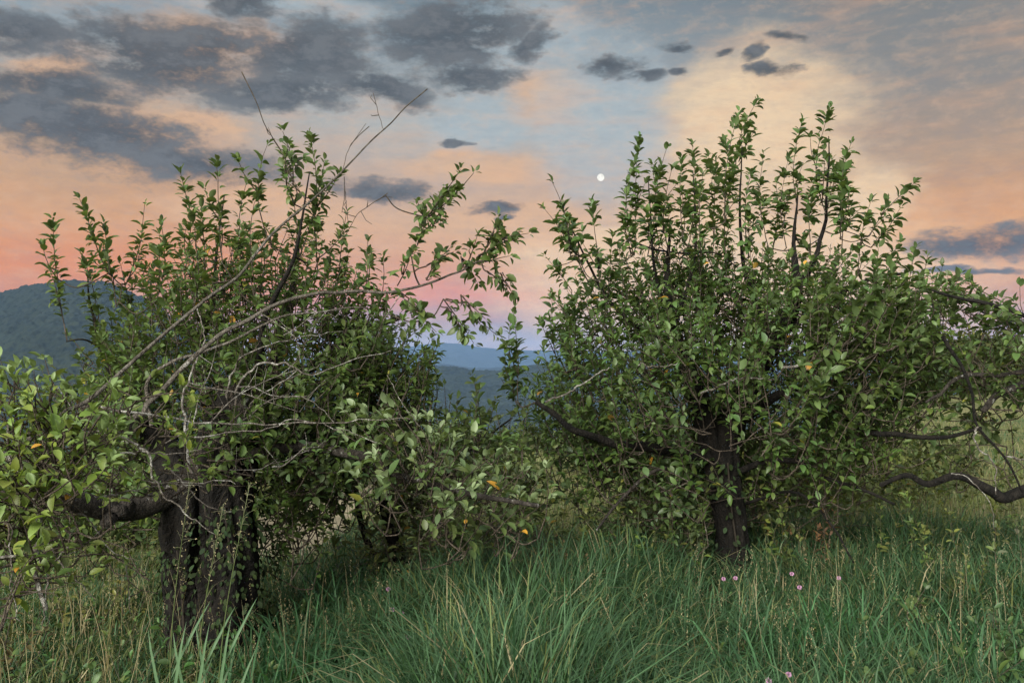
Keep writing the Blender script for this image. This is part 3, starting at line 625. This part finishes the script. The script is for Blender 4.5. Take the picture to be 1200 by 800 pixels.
# ===== tree beyond the right edge, its boughs reach in
b3 = at(1420, 690, 5.6)
T3 = Tree('apple_tree', (b3[0], b3[1], gz(b3[0], b3[1])), 'apple tree past the right edge whose crooked bare limb and leafy boughs reach into view')
trunk_mesh(T3, [([(1424, 760, 5.6), (1420, 660, 5.6), (1415, 560, 5.6), (1400, 470, 5.6), (1370, 400, 5.6)], [.2, .16, .15, .12, .06])])
T3.limb([(1410, 600, 5.6), (1330, 590, 5.5), (1250, 562, 5.4), (1200, 576, 5.4), (1177, 585, 5.4), (1162, 576, 5.4), (1137, 563, 5.4), (1112, 560, 5.4), (1084, 566, 5.5), (1060, 558, 5.5), (1030, 570, 5.5)], .05, .014, mat=M_bark, sides=12, rough=.3, label='thick crooked dark limb hanging low over the grass')
T3.limb([(1390, 440, 5.6), (1300, 400, 5.4), (1230, 430, 5.3), (1200, 448, 5.3), (1177, 457, 5.3), (1150, 480, 5.3)], .035, .018, mat=M_barkl, sides=10, rough=.25)
T3.limb([(1300, 410, 5.4), (1240, 425, 5.3), (1185, 437, 5.3), (1125, 442, 5.3), (1100, 462, 5.3), (1085, 470, 5.3)], .022, .008, mat=M_barkl)
T3.limb([(1300, 420, 5.4), (1200, 370, 5.3), (1130, 350, 5.3), (1090, 340, 5.3)], .02, .007)
T3.limb([(1105, 395, 5.2), (1125, 425, 5.2), (1140, 460, 5.2), (1146, 500, 5.2), (1177, 535, 5.2), (1198, 576, 5.2)], .012, .006)
T3.limb([(1146, 500, 5.2), (1142, 518, 5.2), (1165, 545, 5.2), (1168, 580, 5.2)], .007, .003, **DM)
T3.limb([(1177, 535, 5.2), (1210, 538, 5.2), (1240, 530, 5.2)], .006, .003, **DM)
T3.limb([(1115, 555, 5.3), (1135, 560, 5.3), (1160, 590, 5.3), (1165, 620, 5.3)], .003, .002, **DM)
T3.fill([(1080,320), (1140,325), (1200,350), (1330,300), (1420,360), (1380,460), (1240,480), (1160,450), (1080,430)], 5.5, .8, 200, (.22, .48), .6, up=.55, centre=(1300,420), size=.07, col=(.068,.108,.03), per=1.5, yellow=.003)
T3.fill([(1060,420), (1200,440), (1200,500), (1130,540), (1060,510)], 5.7, .5, 26, (.2, .4), .8, up=.3, centre=(1160,460), size=.074, col=(.066,.10,.03), per=1.3, yellow=.004)
for a in [(1197,335,1215,400), (1150,345,1150,400), (1175,350,1180,400)]: T3.sh(*a, 5.4, size=.075, col=G2)
T3.done()

# ===== slim young tree between
b4 = at(470, 700, 5.7)
T4 = Tree('young_tree', (b4[0], b4[1], gz(b4[0], b4[1])), 'slim young tree with thin dark stems standing between the two old apple trees', 'tree')
trunk_mesh(T4, [([(476, 720, 5.7), (472, 670, 5.7), (463, 640, 5.7), (453, 600, 5.7), (450, 565, 5.7), (460, 520, 5.7), (480, 480, 5.7)], [.05, .042, .036, .034, .03, .022, .012]),
                ([(472, 700, 5.7), (440, 650, 5.7), (427, 625, 5.7), (418, 583, 5.7), (420, 550, 5.7)], [.025, .02, .018, .016, .01])])
T4.limb([(455, 600, 5.7), (520, 560, 5.8), (560, 520, 5.9), (600, 490, 5.9)], .014, .006)
T4.fill([(400,560), (450,540), (540,560), (560,620), (510,670), (430,690), (400,640)], 5.7, .5, 85, (.18, .4), .8, up=.35, centre=(465,600), size=.058, col=(.07,.09,.028), per=1.2, yellow=.004)
T4.fill([(430,455), (500,470), (600,470), (650,510), (660,620), (540,630), (440,570)], 5.8, .6, 150, (.2, .42), .6, up=.8, centre=(530,560), size=.066, col=(.07,.10,.03), per=1.5, yellow=.004)
T4.done()

# ------------------------------------------------------------ background trees, shrubs
def bg_tree(name, px, d, h, w, label, cat, group, col, n, leaf, trunk=True, base=None, low=False):
    x, y = (px-600)/F*d, d; z = gz(x, y) if base is None else base
    r = empty(name, (x, y, z), label, cat, group)
    rng = np.random.default_rng(int(px*7+d+9000)); ms = Mesh()
    nc = 26; cc = rng.normal(size=(nc, 3)); cc = norm(cc)*(rng.random((nc, 1))**.4)*np.array([w*.36, w*.36, h*.33])
    cc[:, 2] = cc[:, 2]*(1.25 if low else 1)+h*(.5 if low else .6); rc_ = (.10+.14*rng.random(nc))*min(w, h)
    i = rng.integers(0, nc, n); v = norm(rng.normal(size=(n, 3))); q = cc[i]+v*rc_[i][:, None]*(.55+.55*rng.random((n, 1)))
    if not trunk: q[:, 2] = np.abs(q[:, 2]-h*.2)
    q[:, 2] = np.maximum(q[:, 2], .1)
    q = q+np.array([x, y, z]); D = norm(v*.6+rng.normal(size=(n, 3))*.6-np.array([0, 0, .2])); L = leaf*(.6+.8*rng.random(n))
    cl = (.7+.6*rng.random(nc))[i][:, None]*leafcol(n, col, .35, 0, rng)
    flakes(ms, q, D, v+np.array([0, 0, .7]), L, L*.6, cl)
    tm = Mesh()
    if trunk: tube(tm, catmull([[x, y, z-.3], [x+w*.02, y, z+h*.3], [x-w*.02, y, z+h*.75]], 5), np.linspace(h*.028, h*.008, 11), 8, .1)
    for k in range(9 if trunk else 12):
        e = cc[k]+np.array([x, y, z]); s0 = np.array([x, y, z+(h*(.25+.03*k) if trunk else 0)])
        tube(tm, catmull([s0, (s0+e)/2+rng.normal(size=3)*.05*h, e], 4), np.linspace(h*.011, h*.003, 9), 5, cap=False)
    tm.build('trunk' if trunk else 'stems', M_twig, r); ms.build('crown' if trunk else 'foliage', M_far, r)
fc = [(.028,.045,.016), (.04,.058,.02), (.022,.038,.018), (.05,.062,.022)]
pos = ['behind the left tree', 'seen in the gap', 'beyond the meadow', 'at the right edge of the meadow']
bt = [(250,60,7.5,8), (330,52,8,7.5), (395,58,9,8), (455,54,9.5,8.5), (505,62,8.6,7), (545,50,7.8,8), (590,56,7.3,7), (632,52,7.8,7), (680,60,8.4,9), (735,55,9,8), (790,62,9.5,9), (850,58,9.5,9), (910,60,9,9)]
for k, (px, d, h, w) in enumerate(bt):
    h *= .60; w *= .85
    x = (px-600)/F*d; z = gz(x, d)
    bg_tree('woodland_tree', px, d, h, w, 'dark rounded tree below the slope in the woodland row, number %d from its left end' % (k+1), 'tree', 'woodland trees below the meadow', fc[k % 4], 5200, .30)
for k, (px, d, h, w, lb) in enumerate([(1075,40,4.2,4.5,'low dark tree at the left end of the hedgerow behind the right meadow'), (1125,43,5.0,5.5,'broad yellow-green tree in the middle of the hedgerow behind the right meadow'), (1172,41,4.2,4.5,'dark green bushy tree second from the right edge behind the meadow'), (1215,44,5.2,6,'tall tree half cut by the right edge behind the meadow'), (1270,42,5,6,'rounded tree past the right edge behind the meadow'), (1010,44,4,5,'small dark tree glimpsed through the right apple crown')]):
    bg_tree('hedgerow_tree', px, d, h*.72, w, lb, 'tree', 'hedgerow trees behind the right meadow', fc[(k*3+1) % 4] if k != 1 else (.065,.075,.022), 7000, .24, low=True)
for k, (px, d, h, w, col, lb) in enumerate([(20,8.2,1.15,2.6,(.05,.085,.025),'green shrub at the left edge behind the low limb'), (85,8.8,1.2,2.6,(.06,.10,.028),'bright green shrub behind the low lichened limb'), (150,8.0,.95,2.2,(.055,.09,.028),'low leafy shrub just left of the ivy trunk'), (330,11,1.1,1.8,(.07,.11,.03),'light green shrub beside the bare track'), (395,12.5,1.2,2,(.06,.10,.03),'leafy shrub right of the bare track'),
        (930,9.5,1.2,2.0,(.085,.11,.035),'yellow-green shrub right behind the trunk of the right apple tree'), (1000,10.5,1.3,2.4,(.08,.10,.03),'yellowish green shrub under the crooked right limb'), (1070,11.5,1.0,2.0,(.075,.09,.035),'small pale shrub left of the open meadow'), (790,10,1.0,2.0,(.05,.08,.03),'dark green shrub left of the right apple trunk'), (-60,8.5,1.3,2.4,(.05,.085,.03),'shrub cut by the left edge of the view'), (720,13,1.1,2.0,(.06,.085,.03),'small shrub in the meadow gap left of the right tree'), (540,12,1.2,2.2,(.06,.09,.03),'green shrub behind the slim young tree')]):
    bg_tree('shrub', px, d, h, w, lb, 'shrub', 'shrubs behind the apple trees', col, 3000, .07, trunk=False)

# ------------------------------------------------------------ grass
def blades(ms, x, y, h, w, lean, col, seg=4, kink=1.0, rng=RNG):
    n = len(x); z = ground_h(x, y)-.02; th = rng.random(n)*2*math.pi; az = np.stack([np.cos(th), np.sin(th), 0*th], -1)
    ph = th+math.pi/2+rng.normal(size=n)*.5; sd_ = np.stack([np.cos(ph), np.sin(ph), 0*ph], -1)
    b0 = np.stack([x, y, z], -1); rows = []
    for k in range(seg):
        t = k/seg; c = b0+np.array([0, 0, 1.])*(h*(t-.35*lean*t**3))[:, None]+az*(h*lean*t**2*kink)[:, None]
        wv = (w*.5*(1-.7*t**2))[:, None]; rows += [c-sd_*wv, c+sd_*wv]
    t = 1.; rows.append(b0+np.array([0, 0, 1.])*(h*(t-.55*lean))[:, None]+az*(h*lean*kink*1.05)[:, None])
    V_ = np.stack(rows, 1).reshape(-1, 3); k = 2*seg+1; o_ = (np.arange(n)*k)[:, None, None]
    q = np.array([[2*i, 2*i+1, 2*i+3, 2*i+2] for i in range(seg-1)])[None]+o_; tr = np.array([[2*seg-2, 2*seg-1, 2*seg]])[None]+o_
    ms.add(V_, [q.reshape(-1, 4), tr.reshape(-1, 3)], np.repeat(col, k, 0))
def scatter(n, d0, d1, margin=1.12, power=1.0):
    d = d0+(d1-d0)*RNG.random(n)**power; u = (RNG.random(n)*2-1)*.577*margin; return u*d, d
def gcol(n, kind):
    r = RNG.random((n, 1))
    if kind == 'g': c = np.array([.016, .044, .020])*(1-r)+np.array([.062, .128, .056])*r
    elif kind == 'y': c = np.array([.10, .13, .04])*(1-r)+np.array([.16, .17, .07])*r
    else: c = np.array([.22, .18, .10])*(1-r)+np.array([.34, .28, .17])*r
    return c*(.8+.4*RNG.random((n, 1)))
ms = Mesh()
def hmap(x, y):
    px = 600+F*x/y
    c = .17+.16*sstep(px, 330, 480)+.20*np.exp(-((px-600)/170)**2)*sstep(y, 6.3, 5.2)+.04*sstep(px, 800, 1000)
    return c*(.7+.9*fbm(x*1.3+20, y*1.3+50, 3))
x, y = scatter(118000, 2.7, 7.2, power=.8); k = fbm(x*1.7+70, y*1.7+10, 3)
px = 600+F*x/y
keep = RNG.random(len(x)) < np.clip((k-.26)*5, .25, 1)*np.where(px < 330, .75, 1); x, y = x[keep], y[keep]; n = len(x)
dry = RNG.random(n); lf_ = sstep(-(600+F*x/y), -420, -250)
col = gcol(n, 'g'); yy = (dry < .10+.18*lf_)[:, None]; col = np.where(yy, gcol(n, 'y'), col); yy = (dry > .96-.04*lf_)[:, None]; col = np.where(yy, gcol(n, 'd'), col)
h = hmap(x, y)*(.6+1.0*RNG.random(n))
blades(ms, x, y, h, .0045+.0065*RNG.random(n), .22+.7*RNG.random(n)**1.3, col, 5)
# clumps of broader long blades
for cx, cy, cn, ch in [(RNG.uniform(-.5, .58)*0, 0, 0, 0)]+[(u*d, d, int(nn), hh) for u, d, nn, hh in [(random.uniform(-.25, .58), random.uniform(3.0, 6.0), random.uniform(60, 130), random.uniform(.38, .64)) for _ in range(110)]]:
    if cn == 0: continue
    x = cx+RNG.normal(size=cn)*.11; y = cy+RNG.normal(size=cn)*.11
    hs = ch*(.5+.6*RNG.random(cn)); px_ = 600+F*cx/cy
    if cy > 4.6 and px_ > 760: hs *= .65
    blades(ms, x, y, hs, .007+.009*RNG.random(cn), .22+.7*RNG.random(cn), gcol(cn, 'g')*np.array([.9, 1.08, 1.0])*random.uniform(.8, 1.5), 6)
tg = ms.build('grass', M_grass, smooth=True); setp(tg, 'tall green orchard grass in the foreground under the trees', 'grass', kind='stuff')
ms = Mesh(); x, y = scatter(70000, 7.0, 24, 1.15, 1.5); pth = (np.abs(x+2.2) < .5) & (y < 12) & (y > 6.5)
x, y = x[~pth], y[~pth]; n = len(x); r = RNG.random(n); kk = fbm(x*.6+11, y*.6+3, 3)
col = np.where((kk > .40)[:, None], gcol(n, 'y'), gcol(n, 'g')); col = np.where((r > .82)[:, None], gcol(n, 'd')*.8, col)
blades(ms, x, y, (.06+.16*RNG.random(n))*(.6+.9*kk), .006+.008*RNG.random(n), .3+.6*RNG.random(n), col, 3)
mg = ms.build('meadow_grass', M_grass); setp(mg, 'shorter pale meadow grass behind the trees', 'grass', kind='stuff')
# scrub: young shoots and weeds too many to count
tw_ = Mesh(); l_ = Mesh()
for i in range(800):
    z_ = RNG.random()
    if z_ < .62: px, d, hh, sz, c_ = RNG.choice([RNG.uniform(-80, 190), RNG.uniform(380, 800), RNG.uniform(740, 830), RNG.uniform(890, 1250)]), RNG.uniform(5.6, 9.5), RNG.uniform(.3, 1.0), .05, (.09, .125, .032)
    else: px, d, hh, sz, c_ = RNG.uniform(-20, 1230), RNG.uniform(3.2, 5.4), RNG.uniform(.16, .36), .045, (.05, .095, .026)
    c_ = tuple(np.array(c_)*RNG.uniform(.7, 1.35)*np.array([RNG.uniform(.8, 1.3), 1, 1]))
    x_ = (px-600)/F*d; p0 = np.array([x_, d, gz(x_, d)]); shoot(tw_, l_, p0, p0+np.array([RNG.normal()*.12, RNG.normal()*.12, hh]), size=sz*RNG.uniform(.7, 1.3), per=1.2, gap=.024, r0=.003, col=c_, bare=.15, droop=.5)
tw_.C = [np.tile([.06, .06, .03], (tw_.n, 1))]; tw_.F = {k: v for k, v in tw_.F.items()}
for k, v in tw_.F.items(): l_.F.setdefault(k, []).extend([f+l_.n for f in v])
l_.V += tw_.V; l_.C += tw_.C; l_.n += tw_.n
setp(l_.build('undergrowth', M_leaf), 'mixed low weeds and scrubby shoots growing through the grass', 'undergrowth', kind='stuff')
# seeding stalks and dry stems, uncountable
ms = Mesh(); x, y = scatter(900, 3.6, 7.2); n = len(x); px = 600+F*x/y
h = (.42+.35*RNG.random(n))*np.where(y > 5, .8, 1); blades(ms, x, y, h, np.full(n, .0026), .08+.3*RNG.random(n), gcol(n, 'd'), 5)
for i in range(n):
    pass
tip = np.stack([x, y, ground_h(x, y)+h*.8], -1); reps = 16
Q = np.repeat(tip, reps, 0)+RNG.normal(size=(n*reps, 3))*np.array([.003, .003, .03]); L = np.full(n*reps, .009)
flakes(ms, Q, RNG.normal(size=(n*reps, 3))*.4+np.array([0, 0, 1.]), RNG.normal(size=(n*reps, 3)), L, L*.35, gcol(n*reps, 'd'))
sg = ms.build('seeding_grass', M_grass); setp(sg, 'thin straw-coloured seeding stems standing among the green grass', 'grass', kind='stuff')

# three tall flowering stalks before the left trunk
M_dry = leaf_mat('dry_stalk', .2, .7, .2, (.3, .26, .18), .1)
for tx, ty, bx, d, lb in [(222, 565, 200, 3.2, 'tall thin grass stalk with an open seed head before the left trunk, leftmost of three'),
                          (262, 590, 225, 3.25, 'leaning grass stalk with sparse seed head before the left trunk, middle of three'),
                          (292, 570, 250, 3.3, 'tall grass stalk with pale seeds crossing the ivy trunk, rightmost of three')]:
    p1 = at(tx, ty, d); p0 = at(bx, 850, d); p0[2] = gz(p0[0], p0[1]); r = empty('grass_stalk', p0, lb, 'grass stalk', 'tall seeding stalks before the left trunk')
    P = catmull([p0, p0*.5+p1*.5+np.array([-.03, 0, .04]), p1], 8); a = Mesh(); tube(a, P, np.linspace(.003, .0012, len(P)), 5); a.C = [np.tile([.10, .13, .05], (a.n, 1))]; a.build('stem', M_grass, r)
    a = Mesh(); k = 46; tt = .72+.28*RNG.random(k); S0 = np.stack([np.interp(tt, np.linspace(0, 1, len(P)), P[:, i]) for i in range(3)], -1); Q = S0+RNG.normal(size=(k, 3))*.014+np.array([0, 0, .012])
    tube(a, P[int(len(P)*.7):], .0013, 4)
    for q0, q1 in zip(S0, Q): tube(a, np.array([q0, (q0+q1)/2+np.array([0, 0, .003]), q1]), .0006, 3)
    a.C = [np.tile([.2, .2, .12], (a.n, 1))]
    flakes(a, Q, RNG.normal(size=(k, 3))*.6+np.array([0, 0, .7]), RNG.normal(size=(k, 3)), np.full(k, .009), np.full(k, .004), gcol(k, 'd')*1.1); a.build('seed_head', M_dry, r)
    a = Mesh(); k = 4; Q = P[[2, 4, 6, 3]]; leaves(a, Q, np.array([[.3, 0, 1.], [-.25, -.2, 1], [.4, .1, 1], [.1, -.2, 1]]), np.tile([0, -1., .2], (4, 1)), np.array([.42, .35, .3, .45]), np.array([.012, .011, .010, .012]), np.tile([.09, .16, .08], (4, 1)), .3, .25); a.build('blade', M_grass, r)

# clover flowers
m, b, out = new_mat('clover_petal'); p = b.n('ShaderNodeBsdfPrincipled'); tcn = b.n('ShaderNodeTexCoord')
b.put(p.inputs['Base Color'], b.mix(b.noise(tcn.outputs['Object'], 120, 2), (.24, .10, .19), (.42, .25, .36))); p.inputs['Roughness'].default_value = .7; b.nt.links.new(p.outputs[0], out.inputs[0]); M_cl = m
def clover(px, py, d, lb):
    p1 = at(px, py, d); z0 = gz(p1[0], p1[1]); p0 = np.array([p1[0]+.03, p1[1]+.02, z0]); r = empty('clover_flower', p0, lb, 'flower', 'pink clover flowers in the grass')
    a = Mesh(); P = catmull([p0, (p0+p1)/2+np.array([.01, 0, 0]), p1], 5); tube(a, P, .0016, 5); a.C = [np.tile([.08, .12, .04], (a.n, 1))]; a.build('stem', M_grass, r)
    a = Mesh(); k = 90; v = norm(RNG.normal(size=(k, 3))); v[:, 2] = v[:, 2]*.9+.15
    leaves(a, p1+v*.004, v, np.cross(v, [.3, .5, .8]), np.full(k, .009), np.full(k, .004), np.tile([.5, .3, .4], (k, 1)), .3, .2); a.build('blossom', M_cl, r)
    a = Mesh(); th = np.arange(3)*2.09; D = np.stack([np.cos(th), np.sin(th), .3+0*th], -1); leaves(a, np.tile(p1-np.array([0, 0, .03]), (3, 1)), D, np.tile([0, 0, 1.], (3, 1)), np.full(3, .025), np.full(3, .016), leafcol(3, (.05, .10, .04)), .2, .2); a.build('leaf', M_grass, r)
for px, py, d, lb in [(848,678,5.0,'pink clover head at the foot of the right trunk, left of a close pair'), (862,677,5.1,'small dull pink clover head by the right trunk, right of a close pair'), (928,672,5.0,'pink clover head standing just above another to the right of the trunk'), (937,688,4.7,'mauve clover head just below another to the right of the trunk'),
                      (983,677,5.0,'tiny pale clover head farthest right in the grass'), (924,790,3.6,'bright pink clover head near the bottom edge, upper of two'), (901,797,3.5,'pink clover head cut by the bottom edge'), (455,690,4.8,'faint pink clover head topmost of the left cluster'), (460,714,4.5,'pink clover head midway of the left cluster, left one'), (471,718,4.5,'pink clover head midway of the left cluster, right one'), (478,746,4.1,'pink clover head lowest of the left cluster')]:
    clover(px, py, d, lb)

# leafy weeds
def weed(px, d, h, lb, col, size, red=False):
    x = (px-600)/F*d; z = gz(x, d); r = empty('weed_plant', (x, d, z), lb, 'weed', 'leafy weeds in the grass'); a = Mesh(); l = Mesh(); rng = RNG
    for s_ in range(5):
        p0 = np.array([x, d, z])+np.append(rng.normal(size=2)*.04, 0); p1 = p0+np.array([rng.normal()*.12, rng.normal()*.1, h*(.7+.4*rng.random())])
        shoot(a, l, p0, p1, size=size, per=1.2, gap=.022, r0=.004, col=col, bare=.2)
    a.build('stems', M_twig, r); l.build('foliage', M_leaf if not red else M_dry, r)
for a in [(1105,3.9,.45,'broad-leaved green weed in the lower right corner grass',(.06,.11,.03),.07), (1165,4.3,.45,'dark leafy weed at the right edge of the grass',(.045,.085,.03),.065), (1050,4.6,.42,'toothed green weed right of centre in the grass',(.06,.10,.03),.06), (1010,3.7,.36,'short fresh green weed by the bottom edge',(.075,.13,.035),.06), (720,3.4,.22,'low bright weed at the bottom middle',(.07,.12,.03),.06), (1130,5.2,.5,'yellow-green weed under the crooked right limb',(.085,.11,.03),.055), (400,5.0,.3,'leafy weed in the dark grass left of the young tree',(.05,.08,.03),.05), (350,4.6,.28,'low weed right of the ivy trunk',(.045,.075,.03),.05), (1180,5.4,.6,'tall pale weed at the right edge above the grass',(.08,.10,.05),.05), (90,5.2,.4,'yellowish weed left of the ivy trunk',(.11,.12,.03),.045), (150,5.4,.36,'yellow-green weed close to the left of the ivy trunk',(.12,.12,.03),.045), (560,5.3,.5,'brownish green weed behind the tall grass clump in the middle',(.07,.08,.03),.05), (780,5.6,.4,'dark weed left of the right trunk',(.04,.07,.03),.06)]:
    weed(*a)
for a in [(955,6.0,.6,'rust-brown dying weed right of the right trunk',(.11,.06,.03),.05), (690,5.6,.6,'dry brown weed in the gap between the trees',(.15,.10,.05),.04), (640,5.8,.5,'brown seeding weed left of the other dry weed in the gap',(.13,.10,.05),.035), (930,6.4,.4,'small rusty weed close beside the right trunk',(.12,.08,.035),.045), (20,4.4,.5,'brownish weed at the left edge under the boughs',(.08,.07,.03),.045)]:
    weed(*a, red=True)
